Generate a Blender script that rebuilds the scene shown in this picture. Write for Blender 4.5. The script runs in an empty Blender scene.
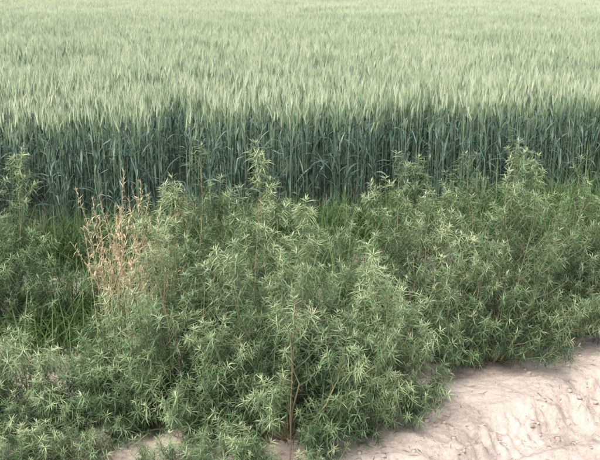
import bpy, math, random
import numpy as np
from mathutils import Vector, noise as mnoise
R = np.random.RandomState(7)
scene = bpy.context.scene
col0 = scene.collection

# ------------------------------------------------------------ helpers
def norm(a):
    return a / np.maximum(np.linalg.norm(a, axis=-1, keepdims=True), 1e-9)

class Acc:
    def __init__(s):
        s.v=[]; s.f=[]; s.m=[]; s.t=[]; s.n=0
    def add(s, v, f, mat, tint):
        v=np.asarray(v,float).reshape(-1,3); f=np.asarray(f,int).reshape(-1,4)
        s.v.append(v); s.f.append(f+s.n); s.m.append(np.full(len(f),mat) if np.ndim(mat)==0 else mat)
        t=np.asarray(tint,float)
        if t.ndim==0: t=np.full(len(v),float(t))
        s.t.append(t); s.n+=len(v)
    def arrays(s):
        return np.concatenate(s.v),np.concatenate(s.f),np.concatenate(s.m),np.concatenate(s.t)
    def mesh(s, name, mats):
        v,f,m,t=s.arrays()
        me=bpy.data.meshes.new(name)
        me.vertices.add(len(v)); me.vertices.foreach_set('co',v.ravel())
        me.loops.add(f.size); me.loops.foreach_set('vertex_index',f.ravel().astype(np.int32))
        me.polygons.add(len(f))
        me.polygons.foreach_set('loop_start',(np.arange(len(f))*4).astype(np.int32))
        me.polygons.foreach_set('loop_total',np.full(len(f),4,dtype=np.int32))
        me.polygons.foreach_set('material_index',m.astype(np.int32))
        me.polygons.foreach_set('use_smooth',np.ones(len(f),dtype=bool))
        for mt in mats: me.materials.append(mt)
        a=me.attributes.new('tint','FLOAT','POINT'); a.data.foreach_set('value',t)
        me.update(calc_edges=True)
        return me

def tube(acc, pts, rad, mat, tint, k=3):
    pts=np.asarray(pts,float); n=len(pts); rad=np.broadcast_to(rad,(n,))
    d=norm(np.gradient(pts,axis=0))
    ref=np.array([0.31,0.95,0.05]); a=norm(np.cross(d,ref)); b=np.cross(d,a)
    ang=np.arange(k)*2*np.pi/k
    v=pts[:,None]+rad[:,None,None]*(np.cos(ang)[None,:,None]*a[:,None]+np.sin(ang)[None,:,None]*b[:,None])
    f=[]
    for i in range(n-1):
        for j in range(k):
            j2=(j+1)%k
            f.append([i*k+j,i*k+j2,(i+1)*k+j2,(i+1)*k+j])
    acc.add(v,f,mat,tint)

def ribbon(acc, pts, w, side, mat, tint):
    pts=np.asarray(pts,float); n=len(pts); side=np.broadcast_to(side,(n,3))
    v=np.empty((n,2,3)); v[:,0]=pts-side*np.asarray(w)[:,None]/2; v[:,1]=pts+side*np.asarray(w)[:,None]/2
    f=[[2*i,2*i+1,2*i+3,2*i+2] for i in range(n-1)]
    acc.add(v,f,mat,tint)

def leaves(acc, p, d, L, W, mat, tint, droop=0.25):
    N=len(p); d=norm(d)
    side=norm(np.cross(d,np.array([0,0,1.0]))+R.normal(0,.35,(N,3)))
    side=norm(side-d*np.sum(side*d,1)[:,None])
    p1=p+d*(L*0.45)[:,None]; p2=p+d*L[:,None]; p2[:,2]-=L*droop*R.uniform(-.3,1.2,N)
    v=np.empty((N,6,3))
    for k,(q,w) in enumerate(((p,.45),(p1,1.0),(p2,.06))):
        v[:,2*k]=q-side*(W*w/2)[:,None]; v[:,2*k+1]=q+side*(W*w/2)[:,None]
    base=(np.arange(N)*6)[:,None,None]
    f=(np.array([[0,1,3,2],[2,3,5,4]])[None]+base).reshape(-1,4)
    acc.add(v,f,mat,np.repeat(tint,6))

# ------------------------------------------------------------ materials
def plant_mat(name, stops, transl=0.35, rough=0.55, noise_scale=None, spec=0.3):
    m=bpy.data.materials.new(name); m.use_nodes=True; nt=m.node_tree; nt.nodes.clear()
    out=nt.nodes.new('ShaderNodeOutputMaterial')
    at=nt.nodes.new('ShaderNodeAttribute'); at.attribute_name='tint'
    cr=nt.nodes.new('ShaderNodeValToRGB')
    el=cr.color_ramp.elements
    el[0].position=stops[0][0]; el[0].color=(*stops[0][1],1)
    el[1].position=stops[-1][0]; el[1].color=(*stops[-1][1],1)
    for s in stops[1:-1]:
        e=el.new(s[0]); e.color=(*s[1],1)
    geo=nt.nodes.new('ShaderNodeNewGeometry')
    nz=nt.nodes.new('ShaderNodeTexNoise'); nz.inputs['Scale'].default_value=noise_scale or 1.3
    nz.inputs['Detail'].default_value=2
    nt.links.new(geo.outputs['Position'],nz.inputs['Vector'])
    ma=nt.nodes.new('ShaderNodeMath'); ma.operation='MULTIPLY_ADD'
    ma.inputs[1].default_value=0.5; ma.inputs[2].default_value=-0.25
    nt.links.new(nz.outputs['Fac'],ma.inputs[0])
    ad=nt.nodes.new('ShaderNodeMath'); ad.operation='ADD'; ad.use_clamp=True
    nt.links.new(at.outputs['Fac'],ad.inputs[0]); nt.links.new(ma.outputs[0],ad.inputs[1])
    nt.links.new(ad.outputs[0],cr.inputs['Fac'])
    if spec>0:
        pb=nt.nodes.new('ShaderNodeBsdfPrincipled'); pb.inputs['Roughness'].default_value=rough
        pb.inputs['Specular IOR Level'].default_value=spec
        nt.links.new(cr.outputs['Color'],pb.inputs['Base Color'])
    else:
        pb=nt.nodes.new('ShaderNodeBsdfDiffuse'); nt.links.new(cr.outputs['Color'],pb.inputs['Color'])
    if transl<=0:
        nt.links.new(pb.outputs[0],out.inputs['Surface']); return m
    tr=nt.nodes.new('ShaderNodeBsdfTranslucent')
    nt.links.new(cr.outputs['Color'],tr.inputs['Color'])
    mx=nt.nodes.new('ShaderNodeMixShader'); mx.inputs[0].default_value=transl
    nt.links.new(pb.outputs[0],mx.inputs[1]); nt.links.new(tr.outputs[0],mx.inputs[2])
    nt.links.new(mx.outputs[0],out.inputs['Surface'])
    return m

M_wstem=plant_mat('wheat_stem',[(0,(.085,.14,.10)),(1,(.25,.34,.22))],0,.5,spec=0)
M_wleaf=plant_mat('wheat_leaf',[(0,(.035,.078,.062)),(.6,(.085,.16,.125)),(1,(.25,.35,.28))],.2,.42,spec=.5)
M_whead=plant_mat('wheat_head',[(0,(.20,.32,.20)),(.45,(.47,.585,.39)),(1,(.82,.87,.66))],.35,.6,.8,spec=0)
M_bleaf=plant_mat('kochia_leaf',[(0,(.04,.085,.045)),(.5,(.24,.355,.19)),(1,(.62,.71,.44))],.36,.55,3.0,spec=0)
M_bstem=plant_mat('kochia_stem',[(0,(.16,.18,.09)),(.6,(.28,.26,.17)),(1,(.27,.20,.14))],.0,.6,spec=0)
M_grass=plant_mat('grass_blade',[(0,(.06,.12,.04)),(.5,(.15,.25,.09)),(1,(.33,.45,.20))],.4,.45)
M_straw=plant_mat('dry_straw',[(0,(.42,.33,.20)),(1,(.82,.71,.50))],.3,.6,spec=0)
M_brown=plant_mat('dry_stalk',[(0,(.14,.105,.07)),(1,(.32,.25,.17))],0,.7,spec=0)

def dirt_mat():
    m=bpy.data.materials.new('dirt'); m.use_nodes=True; nt=m.node_tree
    pb=nt.nodes['Principled BSDF']; pb.inputs['Roughness'].default_value=.95; pb.inputs['Specular IOR Level'].default_value=.1
    geo=nt.nodes.new('ShaderNodeNewGeometry')
    def nz(sc,det=6,rough=.6):
        n=nt.nodes.new('ShaderNodeTexNoise'); n.inputs['Scale'].default_value=sc; n.inputs['Detail'].default_value=det
        n.inputs['Roughness'].default_value=rough; nt.links.new(geo.outputs['Position'],n.inputs['Vector']); return n
    a=nz(2.2); b=nz(60,9,.8)
    mx=nt.nodes.new('ShaderNodeMath'); mx.operation='MULTIPLY_ADD'; mx.inputs[1].default_value=.6
    nt.links.new(b.outputs['Fac'],mx.inputs[0])
    h=nt.nodes.new('ShaderNodeMath'); h.operation='MULTIPLY'; h.inputs[1].default_value=.45
    nt.links.new(a.outputs['Fac'],h.inputs[0]); nt.links.new(h.outputs[0],mx.inputs[2])
    cr=nt.nodes.new('ShaderNodeValToRGB'); e=cr.color_ramp.elements
    e[0].position=.38; e[0].color=(.42,.34,.295,1); e[1].position=.66; e[1].color=(.86,.76,.69,1)
    k=e.new(.52); k.color=(.70,.60,.54,1)
    nt.links.new(mx.outputs[0],cr.inputs['Fac']); nt.links.new(cr.outputs['Color'],pb.inputs['Base Color'])
    bp=nt.nodes.new('ShaderNodeBump'); bp.inputs['Strength'].default_value=.8; bp.inputs['Distance'].default_value=.018
    c=nz(75,9,.8); nt.links.new(c.outputs['Fac'],bp.inputs['Height']); nt.links.new(bp.outputs[0],pb.inputs['Normal'])
    return m
M_dirt=dirt_mat()

# ------------------------------------------------------------ terrain
def fbm(x,y,s,o=4):
    return mnoise.fractal(Vector((x*s,y*s,3.7)),.9,2.1,o)
BA=math.radians(33); bn=np.array([math.sin(BA),-math.cos(BA)])
bp0=np.array([0.45,3.32])
S16,C16=math.sin(math.radians(16)),math.cos(math.radians(16))
def sdist(x,y): return (x-bp0[0])*bn[0]+(y-bp0[1])*bn[1]
def ground_z(x,y):
    s=sdist(x,y)+.12*fbm(x,y,1.7,3)
    t=min(max((s+.10)/.28,0),1); t=t*t*(3-2*t)
    z=-.14*t
    near=max(0,1-max(0,abs(y-4)-5)/6)
    bank=1-abs(2*t-1)
    z+=near*(.020*fbm(x,y,3.1,4)+ (.008+.075*bank)*fbm(x+9,y,9,4)+(.005+.018*bank)*fbm(x,y+4,30,4))
    s2=(x-.41)*S16-(y-3.29)*C16+.015*fbm(x,y,4,2)
    al=(x*C16+y*S16)
    for c,w in ((.0,.045),(.16,.05),(.34,.07),(.60,.08)):
        tread=math.sin(al*95+ (c*20))*(1 if c<.3 else .6)
        g_=math.exp(-((s2-c)/w)**2)*t
        z-=g_*(.020+.0035*tread)
        z+=.016*t*math.exp(-((s2-c+w*1.5)/(w*.5))**2)
    return z
def axis(lo,hi,fine,far):
    a=list(np.arange(lo,hi,fine)); st=fine; p=hi
    r=[]
    while p<far: r.append(p); st*=1.25; p+=st
    r.append(far); l=[]; p=lo; st=fine
    while p>-far: st*=1.25; p-=st; l.append(max(p,-far))
    return np.array(sorted(set(l+a+r)))
xs=axis(-1.9,2.5,.010,600); ys=axis(2.8,5.0,.010,600)
gv=[]
for y in ys:
    for x in xs: gv.append((x,y,ground_z(x,y)))
nx=len(xs); I=np.arange((len(ys)-1)*nx).reshape(-1,nx)[:,:-1].ravel()
A=Acc(); A.add(gv,np.stack([I,I+1,I+nx+1,I+nx],1),0,0)
g=bpy.data.objects.new('dirt_ground',A.mesh('dirt_ground',[M_dirt])); col0.objects.link(g)

A=Acc()
cube=np.array([[x,y,z] for z in(-1,1) for y in(-1,1) for x in(-1,1)],float)/1.5
cf=[[0,2,3,1],[4,5,7,6],[0,1,5,4],[2,6,7,3],[0,4,6,2],[1,3,7,5]]
for i in range(9000):
    x=R.uniform(-2.4,2.9); y=R.uniform(2.5,6)
    s=sdist(x,y)
    if R.rand()>math.exp(-((s-.06)/.16)**2)+.15: continue
    r=.002+.015*R.rand()**4
    v=cube*r*(1+R.uniform(-.4,.4,(8,3)))*np.array([1,1,.7])
    A.add(v+np.array([x,y,ground_z(x,y)+r*.15]),cf,0,.5)
o=bpy.data.objects.new('dirt_clods',A.mesh('dirt_clods',[M_dirt])); col0.objects.link(o)

# dry litter under the weeds
A=Acc(); n=900
lx=R.uniform(-1.9,2.3,n); ly=3.2+.62*(lx-.2)*(lx>.2)+R.normal(.05,.28,n)
P=np.array([[a,b,ground_z(a,b)+.006] for a,b in zip(lx,ly)])
dd=R.normal(0,1,(n,3))*[1,1,.12]
leaves(A,P,dd,R.uniform(.012,.05,n),R.uniform(.0015,.004,n),0,R.uniform(0,.8,n),.1)
ob=bpy.data.objects.new('dry_leaf_litter',A.mesh('dry_leaf_litter',[M_brown])); col0.objects.link(ob)

# ------------------------------------------------------------ wheat
def wheat_stem(acc,x,y,hoff=0.,far=False,sd_=.045):
    H=.905-abs(R.normal(0,sd_))+R.normal(.03,.02)+hoff; az=R.uniform(0,2*np.pi); lean=abs(R.normal(0,.045))
    ld=np.array([math.cos(az),math.sin(az),0])
    n5=2 if far else 5
    t=np.linspace(.5 if far else 0,1,n5)
    base=np.array([x,y,-.03])
    P=base+np.outer(t,[0,0,H])+np.outer(t**2*lean,ld)
    tn=R.uniform(.1,.9)
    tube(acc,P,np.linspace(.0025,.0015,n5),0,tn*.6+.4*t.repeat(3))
    nl=R.randint(1,3) if far else R.randint(3,6)
    hs=R.uniform(.6 if far else .18,.90,nl)
    for h in hs:
        p=base+np.array([0,0,H*h])+ld*lean*h*h
        a=R.uniform(0,2*np.pi); L=R.uniform(.15,.28); w=R.uniform(.009,.015)
        o=np.array([math.cos(a),math.sin(a),0.]); sd=np.array([-o[1],o[0],0.])
        th0=R.uniform(.12,.5); th1=th0+R.uniform(.4,2.4); n=4 if far else 6
        if h>.7: L=min(L,.05+(.95-h)*.6); th1=th0+R.uniform(.1,1.2)
        th=np.linspace(th0,th1,n)
        if R.rand()<.3: th=np.where(np.arange(n)>n*R.uniform(.4,.7),th1+.4,th0)
        steps=np.stack([np.sin(th),np.cos(th)],1)*L/n
        c=np.vstack([[0,0],np.cumsum(steps,0)])
        pts=p+c[:,:1]*o+c[:,1:]*np.array([0,0,1.])
        tw=np.linspace(0,R.uniform(-1.5,1.5),n+1)
        sdd=norm(sd*np.cos(tw)[:,None]+np.array([0,0,1.])*np.sin(tw)[:,None]*.8)
        ww=np.interp(np.linspace(0,1,n+1),np.linspace(0,1,7),[.6,.9,1,.95,.8,.5,.06])
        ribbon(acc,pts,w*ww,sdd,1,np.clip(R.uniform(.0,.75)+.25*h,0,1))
    top=P[-1]; hd=norm(np.array([0,0,1.])+ld*R.uniform(0,.35)+R.normal(0,.07,3))
    hl=R.uniform(.065,.10); K=5 if far else 9
    rr=.0062*np.array([.4,.95,.7,1.05,.72,1.0,.65,.75,.15])
    if far: rr=.0062*np.array([.4,.9,1.,.8,.15])
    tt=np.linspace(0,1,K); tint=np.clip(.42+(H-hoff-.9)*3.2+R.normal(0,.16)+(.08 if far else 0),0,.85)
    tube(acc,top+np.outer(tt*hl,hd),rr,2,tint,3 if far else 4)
    na=9 if far else 15
    q=R.uniform(.05,1,na); aa=R.uniform(0,2*np.pi,na)
    u=norm(np.cross(hd,[1,.2,0])); v=np.cross(hd,u)
    rad=np.cos(aa)[:,None]*u+np.sin(aa)[:,None]*v
    p=top+np.outer(q*hl,hd)+rad*.003
    d=norm(hd+rad*R.uniform(.10,.34,(na,1)))
    L=R.uniform(.05,.085,na)
    side=norm(np.cross(d,R.normal(0,1,(na,3))))
    vv=np.empty((na,4,3)); wd=.0012 if far else .0007
    vv[:,0]=p-side*wd;vv[:,1]=p+side*wd;vv[:,2]=p+d*L[:,None]+side*wd*.3;vv[:,3]=p+d*L[:,None]-side*wd*.3
    acc.add(vv,np.arange(na*4).reshape(-1,4),2,tint+.22)

def edge_y(x):
    xx=max(-6,min(6,x)); return 6.62+.24*xx
def hsc(x,y): return 1.0+.065*fbm(x,y*.6,.6,3)+R.normal(0,.01)
tcol=bpy.data.collections.new('wheat_parts')
WM=[M_wstem,M_wleaf,M_whead]
clumps=[]
for k in range(12):
    A=Acc()
    for i in range(10):
        r=.10*math.sqrt(R.rand()); a=R.uniform(0,2*np.pi)
        wheat_stem(A,r*math.cos(a),r*math.sin(a),sd_=.10)
    clumps.append(A.arrays())
EB=.75
E=Acc()
for i in range(int(32*EB*1.25*14)):
    x=R.uniform(-6.5,7.5); y=edge_y(x)+R.uniform(0,EB*1.25)+.09*fbm(x,0,2,3)
    v,f,m,t=clumps[R.randint(12)]; r=R.uniform(0,6.283); c,s=math.cos(r),math.sin(r)
    w=np.stack([v[:,0]*c-v[:,1]*s+x,v[:,0]*s+v[:,1]*c+y,v[:,2]*hsc(x,y)],1)
    E.add(w,f,m,t)
TS=.5
for k in range(8):
    A=Acc()
    for i in range(76):
        x,y=R.uniform(-TS/2,TS/2,2)
        wheat_stem(A,x,y,.05*fbm(x+k*7,y,3.5,2))
    tcol.objects.link(bpy.data.objects.new('b_wheat_tile_%d'%k,A.mesh('wheat_tile',WM)))
for k in range(6):
    A=Acc()
    for i in range(260):
        x,y=R.uniform(-.5,.5,2)
        wheat_stem(A,x,y,.06*fbm(x+k*7,y,3.,2),True)
    tcol.objects.link(bpy.data.objects.new('c_wheat_far_tile_%d'%k,A.mesh('wheat_far_tile',WM)))
pts=[];rot=[];scl=[];idx=[]
def put(x,y,r,i):
    pts.append((x,y,0)); rot.append(r); idx.append(i); scl.append(hsc(x,y))
ca,sa_=math.cos(.235),math.sin(.235)
for i in range(-40,41):
    for j in range(0,42):
        lx=i*TS; ly=j*TS+TS/2+EB+6.62*ca
        x=lx*ca-ly*sa_; y=lx*sa_+ly*ca
        if abs(x)>4+y*.56 or y<edge_y(x)+EB+.1 or y>=24: continue
        put(x,y,.235+R.randint(4)*math.pi/2,R.randint(8))
for j in range(24,95):
    for i in range(-60,61):
        if abs(i)>4+j*.56: continue
        put(i+(.5 if j%2 else 0),j+.3,R.randint(4)*math.pi/2,8+R.randint(6))
me=bpy.data.meshes.new('wheat_field'); me.from_pydata(pts,[],[])
a=me.attributes.new('rz','FLOAT','POINT'); a.data.foreach_set('value',rot)
a=me.attributes.new('sc','FLOAT','POINT'); a.data.foreach_set('value',scl)
a=me.attributes.new('ix','INT','POINT'); a.data.foreach_set('value',idx)
wf=bpy.data.objects.new('wheat_field',me); col0.objects.link(wf)
eo=bpy.data.objects.new('field_edge_stems',E.mesh('field_edge_stems',WM)); col0.objects.link(eo); eo.parent=wf
ng=bpy.data.node_groups.new('scatter_wheat','GeometryNodeTree')
ng.interface.new_socket('Geometry',in_out='INPUT',socket_type='NodeSocketGeometry')
ng.interface.new_socket('Geometry',in_out='OUTPUT',socket_type='NodeSocketGeometry')
N=ng.nodes; gi=N.new('NodeGroupInput'); go=N.new('NodeGroupOutput')
ci=N.new('GeometryNodeCollectionInfo'); ci.inputs['Collection'].default_value=tcol
ci.inputs['Separate Children'].default_value=True; ci.inputs['Reset Children'].default_value=True
ip=N.new('GeometryNodeInstanceOnPoints'); ip.inputs['Pick Instance'].default_value=True
ra=N.new('GeometryNodeInputNamedAttribute'); ra.data_type='FLOAT'; ra.inputs['Name'].default_value='rz'
sa=N.new('GeometryNodeInputNamedAttribute'); sa.data_type='FLOAT'; sa.inputs['Name'].default_value='sc'
ia=N.new('GeometryNodeInputNamedAttribute'); ia.data_type='INT'; ia.inputs['Name'].default_value='ix'
cx=N.new('ShaderNodeCombineXYZ'); cs=N.new('ShaderNodeCombineXYZ')
cs.inputs[0].default_value=1; cs.inputs[1].default_value=1
ng.links.new(gi.outputs[0],ip.inputs['Points']); ng.links.new(ci.outputs[0],ip.inputs['Instance'])
ng.links.new(ia.outputs[0],ip.inputs['Instance Index'])
ng.links.new(ra.outputs[0],cx.inputs[2]); ng.links.new(cx.outputs[0],ip.inputs['Rotation'])
ng.links.new(sa.outputs[0],cs.inputs[2]); ng.links.new(cs.outputs[0],ip.inputs['Scale'])
ng.links.new(ip.outputs[0],go.inputs[0])
md=wf.modifiers.new('scatter','NODES'); md.node_group=ng

# ------------------------------------------------------------ kochia bushes
def sprigs(acc, S, D, Ls, nl, tint, lscale=1.0, curve=.25):
    n=len(S); D=norm(D)
    i=np.arange(nl); t=1-(1-(i+.5)/nl)**2.1
    T=np.broadcast_to(t,(n,nl))
    up=np.array([0,0,1.])
    ax=D[:,None]*T[...,None]+curve*up*(T**2)[...,None]
    pos=S[:,None]+ax*Ls[:,None,None]
    tan=norm(D[:,None]+2*curve*up*T[...,None])
    u=norm(np.cross(tan,np.array([.3,.9,.1]))); v=np.cross(tan,u)
    az=i*2.4+R.uniform(0,6.28,(n,1))+R.normal(0,.3,(n,nl))
    rad=np.cos(az)[...,None]*u+np.sin(az)[...,None]*v
    q=(i+.5)/nl
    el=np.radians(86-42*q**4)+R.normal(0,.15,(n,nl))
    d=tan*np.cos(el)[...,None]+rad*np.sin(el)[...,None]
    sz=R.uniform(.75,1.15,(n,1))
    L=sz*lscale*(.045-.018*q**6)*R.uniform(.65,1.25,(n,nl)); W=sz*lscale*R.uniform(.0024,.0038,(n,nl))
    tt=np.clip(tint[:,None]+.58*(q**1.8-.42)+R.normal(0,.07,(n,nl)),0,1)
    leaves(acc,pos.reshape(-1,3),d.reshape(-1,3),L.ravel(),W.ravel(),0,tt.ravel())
    for k in range(n):
        tk=np.array([0,.5,1.])
        P=S[k]+(D[k]*tk[:,None]+curve*up*(tk**2)[:,None])*Ls[k]
        tube(acc,P,np.array([.0016,.0013,.0007]),1,float(R.uniform(.1,.6)))

def bush(x,y,rx,ry,H,nprim=26,seed=1,spikes=(),bright=0.,lscale=1.,dens=1.0,low=.12):
    z=ground_z(x,y); A=Acc(); O=np.array([x,y,z-.02])
    S=[];D=[];Ls=[];Tn=[]
    def primary(tip,wob=.04,r0=.006,nsec=20,spike=False):
        tip=np.asarray(tip,float); t=np.linspace(0,1,8)
        hor=tip.copy(); hor[2]=0
        P=np.outer(t**.8,hor)+np.outer(t**1.15,[0,0,tip[2]])+R.normal(0,wob,(8,3))*np.sin(t*np.pi)[:,None]*.5
        P=P+O
        tube(A,P,np.linspace(r0,.0014,8),1,float(R.uniform(.2,1)),4)
        ln=np.linalg.norm(tip); bt=R.normal(0,.13)
        for j in range(int(nsec*dens)):
            s=R.uniform(low+.06,1)**.7
            p=np.array([np.interp(s,t,P[:,c]) for c in range(3)])
            ax=norm(tip); ra=R.normal(0,1,3); ra-=ax*ra.dot(ax); ra=norm(ra)
            d=norm(ax*.5+ra*.85+np.array([0,0,.4]))
            l=R.uniform(.10,.22)*(1.15-.6*s)*(ln/.8)**.5+.03
            if spike: l=R.uniform(.07,.14)*(1.4-.8*s); 
            S.append(p);D.append(d);Ls.append(l)
            Tn.append(.20+.34*s*(tip[2]/max(H,.1))+bt+R.normal(0,.09)+bright)  # darker tint towards the base: interior shade put into the leaf colour
        S.append(P[-1]-norm(tip)*.05);D.append(tip);Ls.append(.11);Tn.append(.60+bright)
    for i in range(nprim):
        q=(i+.5)/nprim; th=math.acos(1-q*.97)
        az=i*2.39996+seed+R.normal(0,.25)
        k=R.uniform(.62,1.14)+.18*fbm(math.cos(az)*2+seed,th*2,1,2)
        tip=np.array([rx*math.sin(th)*math.cos(az),ry*math.sin(th)*math.sin(az),0])*k
        tip[2]=H*(.12+.88*math.cos(th))*k*R.uniform(.84,1.12)
        primary(tip)
    for sx,sy,sh in spikes:
        primary((sx-x,sy-y,sh),wob=.03,nsec=40,spike=True)
    for i in range(int(40*dens)):
        th=math.acos(R.uniform(.05,1)); az=R.uniform(0,6.28); k=R.uniform(.3,.8)
        p=O+np.array([rx*math.sin(th)*math.cos(az)*k,ry*math.sin(th)*math.sin(az)*k,H*(.05+.9*math.cos(th))*k])
        S.append(p);D.append(p-O+R.normal(0,.15,3)+[0,0,.25]);Ls.append(R.uniform(.08,.18));Tn.append(.10+.2*k+bright)  # inner filler shoots, shade of the bush interior painted in by low tint
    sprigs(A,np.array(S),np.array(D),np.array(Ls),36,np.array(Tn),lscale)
    o=bpy.data.objects.new('kochia_bush',A.mesh('kochia_bush',[M_bleaf,M_bstem])); col0.objects.link(o)

# x, y, rx, ry, height
bush(-.48,3.60,.42,.42,.90,36,1,[(-.42,3.75,1.15),(-.35,3.8,1.0),(-.55,3.8,1.0),(-.68,3.8,.90)])
bush(-.05,3.48,.40,.40,.84,34,2,[(-.18,3.75,1.16),(-.10,3.75,.98),(-.24,3.7,.98),(.02,3.6,.95)])
bush(-.82,3.62,.28,.28,.50,20,19,[],.02)
bush(-.25,4.05,.36,.30,.80,20,14,[],-.03)
bush(.32,3.66,.34,.32,.62,22,3,[(.30,3.8,.70)])
bush(.53,4.28,.40,.38,.84,28,4,[(.50,4.5,.96),(.60,4.5,.94),(.36,4.3,.84)],-.02)
bush(.98,4.28,.46,.42,.90,34,5,[(1.10,4.5,1.03),(.85,4.5,.97),(1.2,4.5,.96)],-.02)
bush(1.44,4.68,.44,.40,.80,30,6,[(1.3,4.95,.90),(1.55,4.9,.88)],-.03)
bush(1.9,5.2,.42,.40,.58,24,7)
bush(-1.64,4.62,.42,.40,.86,30,8,[(-1.50,4.75,.93),(-1.7,4.8,.95)],-.04)
bush(-1.24,3.50,.30,.30,.46,22,9,[],.10,.95,.85)
bush(-2.45,4.55,.48,.45,.8,24,10)
bush(-1.95,3.75,.40,.36,.55,20,11,[],.06)
bush(2.65,5.75,.5,.45,.8,24,12)
bush(-.90,3.28,.12,.12,.15,7,13,[],.1,.7,.4)
bush(-1.12,3.16,.18,.14,.20,10,24,[],.08,.85,.6)
bush(-.50,3.12,.16,.12,.16,8,21,[],.06,.8,.5)
bush(-.25,3.12,.18,.12,.20,9,25,[],.03,.85,.6)
bush(.02,3.06,.15,.10,.15,7,22,[],.04,.8,.5)
bush(-.75,4.75,.40,.35,.56,18,15,[],-.08,1,.8)
bush(.15,5.45,.42,.35,.50,18,16,[],-.10,1,.8)
bush(1.0,5.6,.45,.4,.60,18,17,[],-.08,1,.8)
bush(-.35,5.3,.42,.35,.50,18,23,[],-.10,1,.8)
bush(-1.0,5.55,.42,.30,.46,16,26,[],-.12,1,.8)

# ------------------------------------------------------------ green grass
def grass(name,patches,mat):
    A=Acc()
    for (cx_,cy_,sx,sy,n,h,b) in patches:
        for i in range(n):
            x=cx_+R.normal(0,sx); y=cy_+R.normal(0,sy); p=np.array([x,y,ground_z(x,y)-.01])
            L=h*R.uniform(.5,1.15); a=R.uniform(0,6.28); o=np.array([math.cos(a),math.sin(a),0.])
            th=np.linspace(R.uniform(.02,.3),R.uniform(.5,1.9),6)
            st=np.stack([np.sin(th),np.cos(th)],1)*L/6; c=np.vstack([[0,0],np.cumsum(st,0)])
            P=p+c[:,:1]*o+c[:,1:]*np.array([0,0,1.])
            w=R.uniform(.004,.009)
            ribbon(A,P,w*np.array([.7,1,1,.9,.75,.45,.05]),np.array([-o[1],o[0],0.]),0,np.clip(b+.8*np.repeat(np.linspace(0,1,7),2)*R.uniform(.5,1)+R.uniform(-.1,.1),0,1))
    ob=bpy.data.objects.new(name,A.mesh(name,[mat])); col0.objects.link(ob)
pl=[(-1.25,4.45,.17,.25,520,.44,-.02),(-1.05,4.85,.22,.22,420,.48,-.05),
  (.24,4.75,.14,.25,320,.58,.03),(2.15,6.3,.28,.25,600,.66,.05),(1.9,5.9,.32,.25,500,.56,.05)]
for x in np.arange(-3,4,.35): pl.append((x,6.25+.24*x,.26,.20,560,.42,-.30))
grass('green_grass',pl,M_grass)

# dry brome tuft
A=Acc()
for i in range(75):
    x=-.80+R.normal(0,.10); y=4.15+R.normal(0,.07); p=np.array([x,y,ground_z(x,y)])
    a=R.uniform(0,6.28) ; o=np.array([math.cos(a),math.sin(a)*.6,0.]); H=R.uniform(.58,1.0)
    t=np.linspace(0,1,7); P=p+np.outer(t,[0,0,H])+np.outer(t**2.2*R.uniform(.02,.26),o)
    P[:,2]-=t**5*R.uniform(0,.12)
    tube(A,P,np.linspace(.0019,.0010,7),0,float(R.uniform(.3,1)))
    n=40; s=R.uniform(.62,1.0,n)
    q=np.stack([np.interp(s,t,P[:,c]) for c in range(3)],1)
    d=np.array([0,0,.8])+R.normal(0,.55,(n,3)); 
    leaves(A,q,d,R.uniform(.015,.048,n),R.uniform(.002,.005,n),0,R.uniform(.2,1,n),.5)
ob=bpy.data.objects.new('dry_grass_tuft',A.mesh('dry_grass_tuft',[M_straw])); col0.objects.link(ob)

A=Acc()
for (bx,by,H,lx) in ((-.04,3.24,.70,.02),(-.20,3.62,1.02,.03),(-.48,3.38,.60,-.03),(-.62,3.7,.92,-.06)):
    p=np.array([bx,by,ground_z(bx,by)]); t=np.linspace(0,1,8)
    P=p+np.outer(t,[0,0,H])+np.outer(t**1.7*lx,[1,-.4,0])+R.normal(0,.004,(8,3))
    tube(A,P,np.linspace(.0032,.0012,8),0,.6,5)
    n=90; s=R.uniform(.50,1.0,n)
    q=np.stack([np.interp(s,t,P[:,c]) for c in range(3)],1)
    leaves(A,q,R.normal(0,1,(n,3))+[0,0,.6],R.uniform(.006,.016,n),R.uniform(.002,.005,n),0,R.uniform(0,1,n),.2)
ob=bpy.data.objects.new('dry_weed_stalks',A.mesh('dry_weed_stalks',[M_brown])); col0.objects.link(ob)

# ------------------------------------------------------------ light, camera
w=bpy.data.worlds.new('World'); scene.world=w; w.use_nodes=True; nt=w.node_tree
sk=nt.nodes.new('ShaderNodeTexSky'); sk.sky_type='NISHITA'; sk.sun_disc=False
EL=math.radians(50); AZ=math.radians(205)
sk.sun_elevation=EL; sk.sun_rotation=AZ; sk.dust_density=5; sk.air_density=1
bg=nt.nodes['Background']; bg.inputs['Strength'].default_value=.15
nt.links.new(sk.outputs[0],bg.inputs[0])
sl=bpy.data.lights.new('sun','SUN'); sl.energy=5.0; sl.angle=math.radians(26); sl.color=(1,.97,.91)
so=bpy.data.objects.new('sun',sl); col0.objects.link(so)
sd=Vector((math.sin(AZ)*math.cos(EL),math.cos(AZ)*math.cos(EL),math.sin(EL)))
so.rotation_euler=sd.to_track_quat('Z','Y').to_euler()
cam=bpy.data.cameras.new('camera'); cam.lens=54; cam.sensor_width=36; cam.clip_end=2000
cam.dof.use_dof=True; cam.dof.focus_distance=4.7; cam.dof.aperture_fstop=11
co=bpy.data.objects.new('camera',cam); col0.objects.link(co); co.location=(0,0,1.9)
co.rotation_euler=(math.radians(90-15.7),0,0); scene.camera=co
scene.view_settings.view_transform='Standard'; scene.view_settings.look='None'; scene.view_settings.exposure=0
